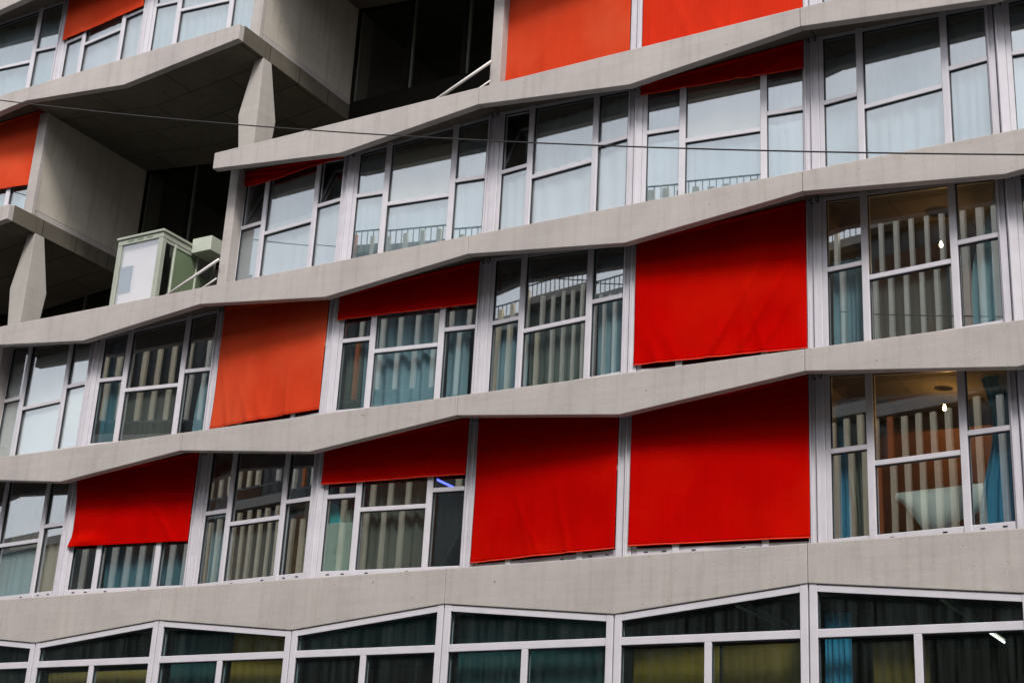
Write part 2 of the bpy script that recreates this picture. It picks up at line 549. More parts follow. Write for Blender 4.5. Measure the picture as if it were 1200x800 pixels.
for k, ranges in SLABS.items():
    z = k * H
    for a, b in ranges:
        slab_mb = MB()
        for i in range(a, b):
            x0 = i * B - (0.15 if (i == a and a != I0) else 0)
            x1 = (i + 1) * B + (0.1 if (i == b - 1 and b != I1) else 0)
            up = UP if has_room(k - 1, i) else 0.0
            d0, d1 = depth(k, i), depth(k, i + 1)
            if k == 0:
                d0 = d1 = FH0; up = 0.03
            slab_mb.prism([(x0, z - d0 + up), (x1, z - d1 + up), (x1, z + 0.04), (x0, z + 0.04)], LIP + 0.0005, REC)
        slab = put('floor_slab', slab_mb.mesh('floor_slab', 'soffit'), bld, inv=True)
        cuts = [a] + [i for i in range(a + 1, b) if i % 2] + [b]
        for c0, c1 in zip(cuts, cuts[1:]):
            xs = list(range(c0, c1 + 1))
            xa = c0 * B - (0.15 if (c0 == a and a != I0) else -0.004)
            xb = c1 * B + (0.1 if (c1 == b and b != I1) else -0.004)
            px = [xa] + [i * B for i in xs[1:-1]] + [xb]
            poly = [(x, z - depth(k, i)) for x, i in zip(px, xs)] + [(xb, z + 0.0), (xa, z + 0.0)]
            bevel(put('band_panel', MB().prism(poly, 0.0, LIP).mesh('band_panel', 'concrete'), slab), 0.012, 2)
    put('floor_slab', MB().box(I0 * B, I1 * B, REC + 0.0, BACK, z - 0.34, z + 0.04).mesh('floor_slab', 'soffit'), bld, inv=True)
for k, (a, b) in {2: (-7, -5), 3: (-5, -3), 4: (-3, -1), 5: (-1, 1)}.items():
    put('spandrel_panel', MB().box(a * B + 0.06, b * B - 0.14, REC - 0.03, REC - 0.002, k * H - 0.36, k * H + 0.06).mesh('spandrel_panel', 'dark_frame'), bld, inv=True)

# outer walls of the block
put('rear_wall', MB().box(I0 * B, I1 * B, BACK, BACK + 0.3, GROUND, 6 * H + 0.03).mesh('rear_wall', 'concrete_wall'), bld, inv=True)
for x0, x1 in ((I0 * B - 0.3, I0 * B - 0.002), (I1 * B + 0.002, I1 * B + 0.3)):
    put('end_wall', MB().box(x0, x1, 0.3, BACK, GROUND, 6 * H + 0.03).mesh('end_wall', 'concrete_wall'), bld, inv=True)

# ------------------------------------------------------------------ window units of the upper floors
L = math.hypot(B, YO - YE)
PL = {}
COLS = [(0.25, 0.88), (1.0, 2.4), (2.52, 3.17)]
TRZ = [1.68, 1.39, 1.68]
ZB = 0.24
SOFF = {0: H - FL + UP, 1: H - FH + UP}


def soffit(var, t):
    a, b = (SOFF[0], SOFF[1]) if var == 0 else (SOFF[1], SOFF[0])
    t = (t + GOFF) / B
    return a + (b - a) * max(0, min(1, t))


def quadplate(t0, t1, za0, za1, zb0, zb1, y0, y1):
    """plate with sloping top: bottom za (left,right), top zb (left,right)"""
    return [(t0, za0), (t1, za1), (t1, zb1), (t0, zb0)], y0, y1


WM = {}
for var in (0, 1):
    f = MB()
    f.cbox(0.008, 0.16, -0.045, 0.12, 0.03, soffit(var, 0.1) + 0.08, 0.008)
    f.cbox(0.162, 0.25, -0.02, 0.09, 0.03, soffit(var, 0.2) + 0.08, 0.006)
    f.cbox(3.17, L - 0.012, -0.02, 0.09, 0.03, soffit(var, 3.25) + 0.08, 0.006)
    f.cbox(0.25, 3.17, -0.03, 0.09, 0.05, ZB, 0.006)
    f.prism([(0.25, soffit(var, 0.25) - 0.07), (3.17, soffit(var, 3.17) - 0.07), (3.17, soffit(var, 3.17) + 0.05), (0.25, soffit(var, 0.25) + 0.05)], -0.012, 0.085)
    WM[var, 'frame'] = f.mesh('window_frame', 'frame')
    WM[var, 'guide'] = [MB().box(0.03, 0.05, -0.085, -0.047, 0.1, soffit(var, 0.05)).mesh('guide_rail', 'frame'),
                        MB().box(3.215, 3.235, -0.07, -0.022, 0.1, soffit(var, 3.2)).mesh('guide_rail', 'frame')]
    WM[var, 'bracket'] = []
    for x in (0.03, 0.13):
        zt = soffit(var, x)
        br = MB()
        br.tube([(x, -0.06, zt + 0.05), (x, -0.06, zt - 0.08), (x, -0.10, zt - 0.13), (x, -0.15, zt - 0.12), (x, -0.16, zt - 0.07)], 0.012, 6)
        WM[var, 'bracket'].append(br.mesh('awning_bracket', 'bracket'))
    gk = MB()
    for c, (t0, t1) in enumerate(COLS):
        tz = TRZ[c]
        for z0, z1l, z1r in ((ZB, tz - 0.043, tz - 0.043), (tz + 0.043, soffit(var, t0) - 0.07, soffit(var, t1) - 0.07)):
            w = 0.008
            gk.box(t0 - 0.001, t0 + w, -0.012, 0.03, z0, z1l)
            gk.box(t1 - w, t1 + 0.001, -0.012, 0.03, z0, z1r)
            gk.box(t0 + w, t1 - w, 0.0, 0.03, z0 - 0.001, z0 + w)
            gk.prism([(t0 + w, z1l - w), (t1 - w, z1r - w), (t1 - w, z1r + 0.001), (t0 + w, z1l + 0.001)], -0.012, 0.03)
    WM[var, 'gasket'] = gk.mesh('gasket', 'gasket')
    panes = []
    for c, (t0, t1) in enumerate(COLS):
        tz = TRZ[c]
        for z0, zl, zr in ((ZB, tz - 0.043, tz - 0.043), (tz + 0.043, soffit(var, t0) - 0.065, soffit(var, t1) - 0.065)):
            cx = (t0 + t1) / 2
            p = MB().prism([(t0 - cx, 0), (t1 - cx, 0), (t1 - cx, zr - z0), (t0 - cx, zl - z0)], 0.0, 0.009)
            panes.append((p.mesh('pane', 'glass'), cx, z0))
    WM[var, 'panes'] = panes
    mus = []
    for t0, t1 in ((0.88, 1.0), (2.4, 2.52)):
        mus.append(MB().cbox(t0, t1, -0.05, 0.09, 0.05, soffit(var, (t0 + t1) / 2) + 0.08, 0.008).mesh('mullion', 'frame'))
    WM[var, 'mull'] = mus
WTR = [MB().cbox(t0 - 0.001, t1 + 0.001, -0.035, 0.08, tz - 0.043, tz + 0.043, 0.007).mesh('transom', 'frame') for (t0, t1), tz in zip(COLS, TRZ)]
slots = MB()
for t in (0.42, 0.74, 1.25, 2.1, 2.68, 3.02):
    slots.box(t - 0.035, t + 0.035, -0.036, -0.028, 0.165, 0.185)
WSL = slots.mesh('drain_slot', 'gasket')


def bay_xf(i):
    a, b = gl(i), gl(i + 1)
    return a, math.atan2((b - a).y, (b - a).x)


# panes standing open as hoppers: (row, bay, pane index) -> tilt inwards
OPEN = {(2, -3, 1): 13, (2, -3, 5): 11, (2, -1, 1): 12, (2, -2, 5): 0.0}


def window(k, i):
    var = i % 2
    a, rz = bay_xf(i)
    w = put('window', WM[var, 'frame'], bld, (a.x, a.y, k * H), rz, inv=True)
    for me in WM[var, 'guide']:
        put('guide_rail', me, w)
    for me in WM[var, 'bracket']:
        put('awning_bracket', me, w)
    put('gasket', WM[var, 'gasket'], w)['kind'] = 'stuff'
    if k == 0:
        put('drain_slot', WSL, w)['kind'] = 'stuff'
    for me in WM[var, 'mull']:
        put('mullion', me, w)
    for me in WTR:
        put('transom', me, w)
    for q, (me, cx, z0) in enumerate(WM[var, 'panes']):
        o = put('pane', me, w, (cx, 0.02, z0))
        tilt = OPEN.get((k, i, q))
        if tilt:
            o.rotation_euler = (-math.radians(tilt), 0, 0)
            o.location.y = 0.035
        else:
            o.rotation_euler = (math.radians(rnd.uniform(-0.25, 0.25)), 0, math.radians(rnd.uniform(-0.35, 0.35)))
    return w


for k, ranges in ROOMS.items():
    for a, b in ranges:
        for i in range(a, b):
            window(k, i)
        # room shells
        z = k * H
        for i in range(a, b + 1):
            if i in (a, b):
                continue
            g = gl(i)
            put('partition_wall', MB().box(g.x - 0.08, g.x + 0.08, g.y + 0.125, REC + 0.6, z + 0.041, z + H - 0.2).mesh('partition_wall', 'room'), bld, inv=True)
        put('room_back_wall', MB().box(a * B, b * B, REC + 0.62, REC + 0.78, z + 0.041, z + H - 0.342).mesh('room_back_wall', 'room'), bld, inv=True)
        if b != I1:     # side wall facing the terrace to the right
            X = b * B
            sw = put('side_wall', bevel(put('x', MB().box(X - 0.22, X + 0.05, 0.83, REC + 0.7, z + 0.212, z + H - 0.345).mesh('side_wall', 'concrete_wall'))).data, bld, inv=True)
            bpy.data.objects.remove(bpy.data.objects['x'])
            bevel(sw, 0.01, 2)
            put('wall_kerb', MB().box(X - 0.20, X + 0.062, 0.85, REC + 0.7, z + 0.041, z + 0.2).mesh('wall_kerb', 'concrete'), sw)
            put('corner_post', MB().cbox(X - 0.24, X + 0.06, 0.70, 0.828, z + 0.02, z + H - 0.345, 0.01).mesh('corner_post', 'concrete'), sw)
        if a != I0:     # pier and wall at the left end
            X = a * B
            pr = put('end_pier', MB().cbox(X - 0.125, X + 0.115, 0.55, REC + 0.7, z + 0.041, z + H - FH + 0.27, 0.012).mesh('end_pier', 'concrete'), bld, inv=True)

# ------------------------------------------------------------------ recessed glazing of the terraces
REGL = {1: (-8, -5), 2: (-7, -3), 3: (-5, -1), 4: (-3, 1), 5: (-1, 3)}
pane_me = MB().box(-0.74, 0.74, 0, 0.012, 0, H - 0.6).mesh('pane', 'glass_dark')
post_me = MB().cbox(-0.06, 0.06, -0.06, 0.1, 0.041, H - 0.345, 0.006).mesh('mullion', 'dark_frame')
bead_me = MB().cbox(0.065, 0.125, -0.01, 0.07, 0.15, H - 0.42, 0.004).mesh('glazing_bead', 'grey_frame')
for k, (a, b) in REGL.items():
    z = k * H
    x0, x1 = a * B + 0.06, b * B - 0.14
    n = round((x1 - x0) / 1.65)
    st = (x1 - x0) / n
    fr = put('terrace_glazing', MB().cbox(x0, x1, REC + 0.02, REC + 0.13, z + 0.042, z + 0.15, 0.006).cbox(x0, x1, REC + 0.02, REC + 0.13, z + H - 0.47, z + H - 0.345, 0.006).mesh('terrace_glazing', 'dark_frame'), bld, inv=True)
    for q in range(n + 1):
        put('mullion', post_me, fr, (x0 + q * st, REC + 0.08, z))
        if q < n:
            put('glazing_bead', bead_me, fr, (x0 + q * st, REC + 0.08, z))
            o = put('pane', pane_me, fr, (x0 + (q + 0.5) * st, REC + 0.07, z + 0.15))
            o.scale = ((st - 0.12) / 1.48, 1, 1)
    put('room_back_wall', MB().box(a * B, b * B, REC + 3.0, REC + 3.2, z + 0.041, z + H - 0.342).mesh('room_back_wall', 'room'), bld, inv=True)

# tapered columns under the terrace corners
for k, i in ((2, -5), (3, -3), (4, -1)):
    X = i * B
    zt = (k + 1) * H - FH
    z0 = k * H + 0.04
    secs = [(z0, X - 0.24, X + 0.12, 0.89, 1.40), (k * H + 1.42, X - 0.41, X + 0.15, 0.86, 1.50), (zt - 0.001, X - 0.14, X + 0.10, 0.89, 1.19)]
    vs = []
    for z, xa, xb, ya, yb in secs:
        vs += [(xa, ya, z), (xb, ya, z), (xb, yb, z), (xa, yb, z)]
    fs = [(3, 2, 1, 0), (8, 9, 10, 11)]
    for s in (0, 4):
        for q in range(4):
            fs.append((s + q, s + (q + 1) % 4, s + 4 + (q + 1) % 4, s + 4 + q))
    c = put('column', MB().add(vs, fs).mesh('column', 'column'), bld, inv=True)
    bevel(c, 0.012, 2)

# sloping handrails at the right end of each terrace
for k, i in ((2, -3), (3, -1), (4, 1)):
    X, z = i * B, k * H
    hr = MB().tube([(X + 0.0, 0.40, z + 0.80), (X - 1.75, 0.40, z + 0.02)], 0.032, 10)
    hp = put('handrail', hr.mesh('handrail', 'rail', True), bld, inv=True)
    put('rail', MB().tube([(X + 0.0, 0.40, z + 0.36), (X - 0.75, 0.40, z + 0.02)], 0.018, 10).mesh('rail', 'rail', True), hp)

# ------------------------------------------------------------------ ground floor
GY = 0.07
for i in range(I0, I1):
    xa, xb = i * B + 0.012, (i + 1) * B - 0.012
    da, db = -depth(0, i) - 0.012, -depth(0, i + 1) - 0.012
    fr = MB()
    fr.cbox(xa, xa + 0.125, GY - 0.05, GY + 0.09, GROUND + 0.4, da + 0.02, 0.008)
    fr.cbox(xb - 0.125, xb, GY - 0.05, GY + 0.09, GROUND + 0.4, db + 0.02, 0.008)

    def edge(x):
        return da + (db - da) * (x - xa) / (xb - xa)
    fr.prism([(xa + 0.125, edge(xa + .125) - 0.105), (xb - 0.125, edge(xb - .125) - 0.105), (xb - 0.125, edge(xb - .125)), (xa + 0.125, edge(xa + .125))], GY - 0.046, GY + 0.086)
    w = put('window', fr.mesh('window_frame', 'frame'), bld, inv=True)
    put('transom', MB().cbox(xa + 0.125, xb - 0.125, GY - 0.04, GY + 0.08, -1.45, -1.32, 0.007).mesh('transom', 'frame'), w)
    put('transom', MB().cbox(xa + 0.125, xb - 0.125, GY - 0.04, GY + 0.08, -4.3, -4.17, 0.007).mesh('transom', 'frame'), w)
    xm = (xa + xb) / 2
    put('mullion', MB().cbox(xm - 0.06, xm + 0.06, GY - 0.044, GY + 0.084, GROUND + 0.4, -1.451, 0.007).mesh('mullion', 'frame'), w)
    gk = MB()
    for x0, x1 in ((xa + 0.125, xm - 0.06), (xm + 0.06, xb - 0.125)):
        gk.box(x0, x0 + 0.012, GY - 0.01, GY + 0.03, -4.17, -1.45); gk.box(x1 - 0.012, x1, GY - 0.01, GY + 0.03, -4.17, -1.45)
        gk.box(x0 + .012, x1 - .012, GY - 0.02, GY + 0.03, -1.468, -1.45)
        for z0, z1 in ((GROUND + 0.4, -4.305), (-4.165, -1.455)):
            o = put('pane', MB().box(x0, x1, 0, 0.01, 0, z1 - z0).mesh('pane', 'glass_ground'), w, (0, GY + 0.03, z0))
    x0, x1 = xa + 0.125, xb - 0.125
    gk.box(x0, x0 + 0.012, GY - 0.01, GY + 0.03, -1.32, edge(x0) - .105); gk.box(x1 - 0.012, x1, GY - 0.01, GY + 0.03, -1.32, edge(x1) - .105)
    gk.prism([(x0 + .012, edge(x0) - .12), (x1 - .012, edge(x1) - .12), (x1 - .012, edge(x1) - .105), (x0 + .012, edge(x0) - .105)], GY - 0.02, GY + 0.03)
    put('gasket', gk.mesh('gasket', 'gasket'), w)['kind'] = 'stuff'
    put('pane', MB().prism([(x0, -1.325), (x1, -1.325), (x1, edge(x1) - 0.1), (x0, edge(x0) - 0.1)], 0, 0.01).mesh('pane', 'glass_ground'), w, (0, GY + 0.03, 0))
put('base_wall', MB().box(I0 * B, I1 * B, 0.05, 0.35, GROUND, GROUND + 0.4).mesh('base_wall', 'concrete'), bld, inv=True)
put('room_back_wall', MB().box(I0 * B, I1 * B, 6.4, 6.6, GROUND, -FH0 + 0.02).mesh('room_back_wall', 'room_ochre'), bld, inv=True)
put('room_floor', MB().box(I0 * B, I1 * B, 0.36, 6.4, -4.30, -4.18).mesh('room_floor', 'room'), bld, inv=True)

# ------------------------------------------------------------------ building across the street (seen in the window panes)
opp = tag(empty('office_building', (-25, -36, GROUND)),
          'beige finned building across the street, seen only as reflection in the window panes', 'building')
OX0, OX1, OY = -54.0, 80.0, -30.0
put('wall', MB().box(OX0, OX1, OY - 12, OY - 0.4, GROUND, 21.4).mesh('wall', 'opp_dark'), opp, inv=True)
mb = MB()
x = OX0
while x < OX1 - 6:
    wdt = rnd.uniform(2.5, 6)
    mb.box(x, x + wdt, OY - 0.4, OY - 0.36, 6.0, rnd.choice([12.9, 12.9, 20]))
    x += wdt + rnd.uniform(2, 9)
put('wall_panel', mb.mesh('wall_panel', 'opp_brown'), opp, inv=True)
for z0, z1 in ((21.05, 21.42), (13.25, 13.75), (5.4, 5.9), (-2.2, -1.6)):
    put('floor_slab', MB().box(OX0, OX1, OY - 0.399, OY + 0.25, z0, z1).mesh('floor_slab', 'opp_slab'), opp, inv=True)
for z0, z1 in ((14.35, 21.75), (6.3, 13.0)):
    mbs = {'fin': MB(), 'fin_cream': MB(), 'fin_rust': MB()}
    x = OX0
    while x < OX1:
        n = rnd.randint(5, 13)
        wd_, sp = rnd.uniform(0.15, 0.27), rnd.uniform(0.58, 0.82)
        kind = rnd.choice(['fin', 'fin', 'fin', 'fin_cream', 'fin_cream'])
        dz = rnd.choice([0, 0, 0, -0.6])
        for q in range(n):
            if x > OX1:
                break
            kk = 'fin_rust' if rnd.random() < 0.05 else kind
            mbs[kk].box(x, x + wd_, OY + 0.255, OY + rnd.uniform(0.36, 0.46), z0, z1 + dz + rnd.uniform(-0.06, 0.14))
            x += sp * rnd.uniform(0.95, 1.05)
        x += rnd.choice([0, 0.3, 0.9, 1.6])
    for mt_, mb in mbs.items():
        o = put('fin_screen', mb.mesh('fin_screen', mt_), opp, inv=True)
        o['kind'] = 'stuff'
mb = MB()
mb.box(OX0, OX1, OY - 0.3, OY - 0.25, 22.30, 22.36)
mb.box(OX0, OX1, OY + 0.30, OY + 0.36, 14.25, 14.33)
x = OX0
while x < OX1:
    mb.box(x, x + 0.035, OY - 0.29, OY - 0.26, 21.42, 22.30)
    x += 0.28
o = put('railing', mb.mesh('railing', 'opp_rail'), opp, inv=True)
o['kind'] = 'stuff'


nb = tag(empty('low_building', (-75, -36, GROUND)), 'low pale building further down the street, seen only as reflection at the left', 'building')
put('wall', MB().box(-100, -56, -42, -30.5, GROUND, 13.6).mesh('wall', 'cream'), nb, inv=True)
put('roof', MB().box(-100.3, -55.7, -42.3, -30.1, 13.6, 14.1).mesh('roof', 'opp_slab'), nb, inv=True)
for zz in (-4.5, -0.5, 3.5, 7.5):
    for q in range(12):
        put('window', MB().cbox(-98.5 + q * 3.5, -96.7 + q * 3.5, -30.5, -30.44, zz, zz + 2.0).mesh('window', 'opp_dark'), nb, inv=True)

# ------------------------------------------------------------------ awnings
def awning(k, i, zb, mat, label, feature=None, seam=False, t0=0.125, t1=3.205, crease=0.006):
    var = i % 2
    a, rz = bay_xf(i)
    root = tag(empty('roller_awning', (a.x, a.y, k * H), rz), label, 'awning', 'red canvas awnings of the facade')
    nx, nz = 96, 48
    cre = [(r0.uniform(-0.1, 0.9), r0.uniform(-0.5, 0.6), r0.uniform(0.006, 0.020), r0.uniform(0.016, 0.034), r0.uniform(0.25, 0.8)) for r0 in [random.Random(k * 97 + i * 13)] for _ in range(9)]
    vs = []; fs = []
    r = random.Random(k * 31 + i * 7 + 5)
    ph = [r.uniform(0, 6.28) for _ in range(6)]
    for q in range(nz + 1):
        v = q / nz
        for p_ in range(nx + 1):
            u = p_ / nx
            t = t0 + (t1 - t0) * u
            zt = soffit(var, t) - 0.05
            z = zb + (max(zt, zb + 0.05) - zb) * v
            y = -0.085 + crease * math.sin(9 * u + ph[0] + 3 * v) * (1 - v) + crease * 0.7 * math.sin(23 * u + 5 * v + ph[1]) * (1 - v) ** 2
            y += 0.5 * crease * math.sin(4 * u - 11 * v + ph[2])
            if zb < 1.5:      # broad billow of the hanging cloth
                y += 0.011 * math.sin(3.3 * u + ph[4]) * math.sin(2.6 * v + ph[5]) * (1 - v) + 0.006 * math.sin(13 * u - 6 * v + ph[0]) * (1 - v)
            for cu, cs, ca, cw, ch in cre:      # soft random creases rising from the hem
                dd = (u - cu - cs * v) / cw
                if abs(dd) < 3:
                    y -= ca * math.exp(-dd * dd) * max(0.0, 1 - v / ch)
            if feature == 'diagonal':      # slack folds running up from the lower hem
                for (u0, sl_, am) in ((0.44, 0.46, 0.075), (0.60, 0.5, 0.055), (0.74, 0.5, 0.035)):
                    d = u - (u0 + sl_ * v)
                    y -= am * math.exp(-(d / 0.024) ** 2) * max(0, 1 - v * 1.3) * min(1, 0.35 + v * 5)
            if feature == 'bulge':         # corner of the cloth blown inwards at the left
                d = math.exp(-((u - 0.02) / 0.20) ** 2 - ((v - 0.16) / 0.16) ** 2)
                y += 0.055 * d
                d2 = math.exp(-((u - 0.16) / 0.12) ** 2 - ((v - 0.06) / 0.10) ** 2)
                y -= 0.07 * d2
                t += 0.07 * math.exp(-(u / 0.15) ** 2) * math.sin(math.pi * min(1, v * 1.1)) 
            if feature == 'rumpled':
                y += 0.045 * math.sin(17 * u + 2.2 * math.sin(9 * v)) * math.exp(-u * 3) + 0.05 * math.sin(14 * v + 6 * u) * math.exp(-u * 4)
                z += 0.05 * math.sin(9 * u + 1.0) * math.exp(-u * 2) * (1 - v)
            if feature == 'wavy':
                y += 0.012 * math.sin(14 * u + 4 * v) * (1 - v)
            z += 0.006 * math.sin(3.1 * u + ph[3]) * (1 - v)
            vs.append((t, y, z))
    for q in range(nz):
        for p_ in range(nx):
            n = q * (nx + 1) + p_
            fs.append((n, n + 1, n + nx + 2, n + nx + 1))
    me = MB().add(vs, fs).mesh('fabric', mat, True)
    o = put('fabric', me, root)
    md = o.modifiers.new('thickness', 'SOLIDIFY'); md.thickness = 0.004
    # hem with the weight bar inside
    row = vs[:nx + 1]
    put('hem_bar', MB().tube([(x, y + 0.001, z + 0.004) for x, y, z in row], 0.013, 8).mesh('hem_bar', 'red_hem' if mat == 'red' and feature != 'bulge' else mat, True), root)
    zt0, zt1 = soffit(var, t0) - 0.045, soffit(var, t1) - 0.045
    put('roller_tube', MB().tube([(t0, -0.07, zt0), (t1, -0.07, zt1)], 0.045, 12).mesh('roller_tube', mat, True), root)
    if seam:
        zs = 2.36
        q = [(t0 + (t1 - t0) * u / 20, zs) for u in range(21)]
        put('seam', MB().tube([(x, -0.091 + crease * 0.3, z) for x, z in q], 0.006, 6).mesh('seam', mat, True), root)
    return root


awning(0, -4, 1.14, 'red', 'half lowered red awning with a dented left corner, over teal curtains', 'bulge')
awning(0, -2, 1.92, 'red', 'short red awning covering only the top of the window with the pale green cabinet')
awning(0, -1, 0.255, 'red', 'fully lowered deep red awning, left of the pair at the bottom centre', None, True)
awning(0, 0, 0.275, 'red', 'fully lowered deep red awning left of the lit window with a white cloth')
awning(1, -3, 0.30, 'orange', 'fully lowered faded orange-red awning between two second row windows', 'wavy', True)
awning(1, -2, 2.12, 'red', 'short red awning above blue curtains, right of the faded orange awning')
awning(1, 0, 0.305, 'red', 'fully lowered bright red awning in the middle row with slanting folds near its hem', 'diagonal')
awning(2, -3, 2.62, 'red', 'crumpled rolled up red awning under the end of the third band, by the terrace', 'rumpled')
awning(2, 0, 2.46, 'red', 'narrow strip of dark red awning above the cream blind in the third row')
awning(3, -6, 0.95, 'orange', 'orange-red awning at the left edge, beside the bare concrete terrace wall', 'wavy')
awning(3, -1, 0.20, 'orange', 'orange-red awning at the top, right of the dark terrace glazing')
awning(3, 0, 0.20, 'midred', 'red awning at the top right of the orange one, cut by the picture edge')
awning(4, -5, 1.74, 'orange', 'half lowered orange awning in the top left corner')


# ------------------------------------------------------------------ curtains and blinds
def curtain(k, i, t0, t1, z0, z1, mat, label, y=0.22, folds=9, amp=0.035, gather=None, name='curtain', drop=None, cat=None):
    a, rz = bay_xf(i) if k >= 0 else (Vector((i * B, GY, 0)), 0.0)
    zb = k * H if k >= 0 else 0
    nx, nz = max(16, folds * 8), 14
    r = random.Random(hash((k, i, round(t0 * 100))) % 9999)
    ph = [r.uniform(0, 6.28) for _ in range(4)]
    vs = []; fs = []
    for q in range(nz + 1):
        v = q / nz
        for p_ in range(nx + 1):
            u = p_ / nx
            uu = u + 0.07 * math.sin(4.1 * u + ph[3]) + 0.03 * math.sin(11 * u + ph[1])
            t = t0 + (t1 - t0) * u
            if gather is not None:       # (side position, strength, height): drawn together at one height
                gp, gs, gh = gather
                w = math.exp(-((v - gh) / 0.35) ** 2) * gs
                t = t + (t0 + (t1 - t0) * gp - t) * w
            z = z0 + (z1 - z0) * v
            if drop is not None:
                z = z1 - (z1 - z0) * (1 - v) * (drop[0] + (drop[1] - drop[0]) * u)
            wv = math.sin(2 * math.pi * folds * uu + ph[0] + 0.5 * math.sin(3 * v + ph[1])) + 0.45 * math.sin(2 * math.pi * folds * 0.43 * uu + ph[2])
            yy = y + amp * wv * (1.15 - 0.35 * v)
            vs.append((t, yy, z))
    for q in range(nz):
        for p_ in range(nx):
            n = q * (nx + 1) + p_
            fs.append((n, n + 1, n + nx + 2, n + nx + 1))
    me = MB().add(vs, fs).mesh(name, mat, True)
    o = put(name, me, None, (a.x, a.y, zb), rz)
    md = o.modifiers.new('thickness', 'SOLIDIFY'); md.thickness = 0.004
    return tag(o, label, cat or ('blind' if 'blind' in name else 'curtain'), 'curtains and blinds behind the panes')


T = 2.62
# lowest row of rooms
curtain(0, -5, 1.02, 3.16, 0.06, T, 'sand_curtain', 'sand coloured curtain behind the window at the lower left edge', folds=10)
curtain(0, -5, 0.2, 2.5, 0.06, 1.3, 'blue_curtain', 'pale grey-blue half curtain at the lower left edge', 0.12, 8, 0.02)
curtain(0, -4, 0.95, 3.2, 0.06, T, 'teal_curtain', 'teal curtain below the dented half lowered awning', folds=11)
curtain(0, -3, 0.25, 0.72, 0.06, T, 'blue_curtain', 'narrow pale blue curtain right of the dented awning', folds=4)
curtain(0, -3, 0.98, 2.42, 0.06, 1.36, 'grey_blind', 'grey net screen behind the lower wide pane, left of the cream wardrobe', 0.1, 12, 0.006, name='blind')
curtain(0, -3, 2.96, 3.17, 0.06, T, 'blue_curtain', 'slim blue curtain edge right of the cream wardrobe', folds=2, amp=0.02)
curtain(0, -2, 1.0, 2.44, 0.06, T, 'green_grey', 'green-grey curtain beside the pale green cabinet', folds=7)
curtain(0, -2, 2.5, 3.15, 0.06, 1.72, 'charcoal', 'dark drawn-aside curtain below the blue glowing tube', folds=4, gather=(0.0, 0.6, 0.1))
curtain(0, 1, 0.24, 0.46, 0.06, T, 'deep_blue', 'blue curtain edge next to the olive curtain in the bulb-lit room', folds=2, amp=0.025)
curtain(0, 1, 0.44, 0.95, 0.10, T, 'olive_curtain', 'olive curtain knotted near its foot in the bulb-lit room', 0.18, 5, 0.045, gather=(0.5, 0.62, 0.12))
curtain(0, 1, 2.55, 3.24, 0.06, T, 'deep_blue', 'bright blue curtain at the lower right edge', 0.2, 5, 0.04, gather=(0.85, 0.5, 0.7))
# second row
curtain(1, -5, 0.2, 3.16, 0.06, T, 'bright_blind', 'bright white blind at the left edge of the second row', 0.07, 3, 0.006, name='blind')
curtain(1, -4, 0.25, 0.92, 0.06, T, 'teal_curtain', 'teal curtain right of the bright white blind', folds=5)
curtain(1, -4, 0.98, 2.42, 0.06, 1.36, 'grey_blind', 'grey net screen left of the faded orange awning', 0.1, 10, 0.006, name='blind')
curtain(1, -4, 2.75, 3.18, 0.06, T, 'blue_curtain', 'pale blue curtain hanging at the left side of the faded orange awning', folds=4, gather=(1.0, 0.5, 0.9))
curtain(1, -2, 0.25, 0.62, 0.06, T, 'green_grey', 'narrow green-grey curtain right of the faded orange awning', folds=3)
curtain(1, -2, 0.66, 2.42, 0.06, T, 'blue_curtain', 'wide pleated blue curtain under the short second row awning', folds=8, amp=0.045)
curtain(1, -2, 2.5, 2.95, 0.06, T, 'blue_curtain', 'plain blue curtain panel at the right end under the short second row awning', folds=2)
curtain(1, -1, 0.25, 0.95, 0.06, T, 'blue_curtain', 'blue curtain in the left panes left of the bright red middle awning', folds=5)
curtain(1, -1, 0.98, 2.42, 0.06, T, 'green_grey', 'pale green-grey net curtain left of the bright red middle awning', folds=12, amp=0.02)
curtain(1, -1, 2.5, 3.18, 0.06, T, 'blue_curtain', 'blue curtain touching the left side of the bright red middle awning', folds=3)
curtain(1, 1, 0.25, 0.85, 0.06, 1.9, 'blue_curtain', 'pale blue curtain right of the bright red middle awning', folds=5)
curtain(1, 1, 0.98, 2.42, 0.06, 1.36, 'grey_blind', 'grey net screen below the upper light bulb', 0.1, 10, 0.006, name='blind')
curtain(1, 1, 2.6, 3.24, 0.06, T, 'blue_curtain', 'slanting pale blue curtain at the right edge of the second row', 0.2, 5, 0.04, gather=(1.0, 0.75, 1.0))
curtain(1, 2, 0.2, 0.6, 0.06, T, 'deep_blue', 'blue curtain cut by the right edge of the second row', folds=3)
# third row
curtain(2, -3, 0.55, 0.9, 0.06, T, 'teal_curtain', 'teal curtain seen through the open pane beside the terrace', 0.4, 4)
curtain(2, -3, 0.22, 3.16, 0.06, 1.62, 'white_curtain', 'white lower curtain beside the terrace in the third row', 0.1, 8, 0.012)
curtain(2, -3, 0.98, 2.42, 1.45, T, 'white_curtain', 'white upper curtain in the first third row window', 0.12, 5, 0.015)
curtain(2, -3, 2.52, 3.2, 0.06, T, 'teal_curtain', 'dark teal curtain behind the right open pane of the first third row window', 0.4, 5)
curtain(2, -2, 0.2, 3.2, 0.06, 1.66, 'pale_blue', 'pale blue lower curtain in the second third row window', 0.1, 14, 0.012)
curtain(2, -2, 0.98, 2.42, 1.36, T, 'cream_blind', 'cream upper blind in the second third row window', 0.08, 3, 0.004, name='blind')
curtain(2, -2, 0.2, 0.95, 1.6, T, 'pale_blue', 'pale blue upper curtain left of the cream blind', 0.12, 4, 0.02)
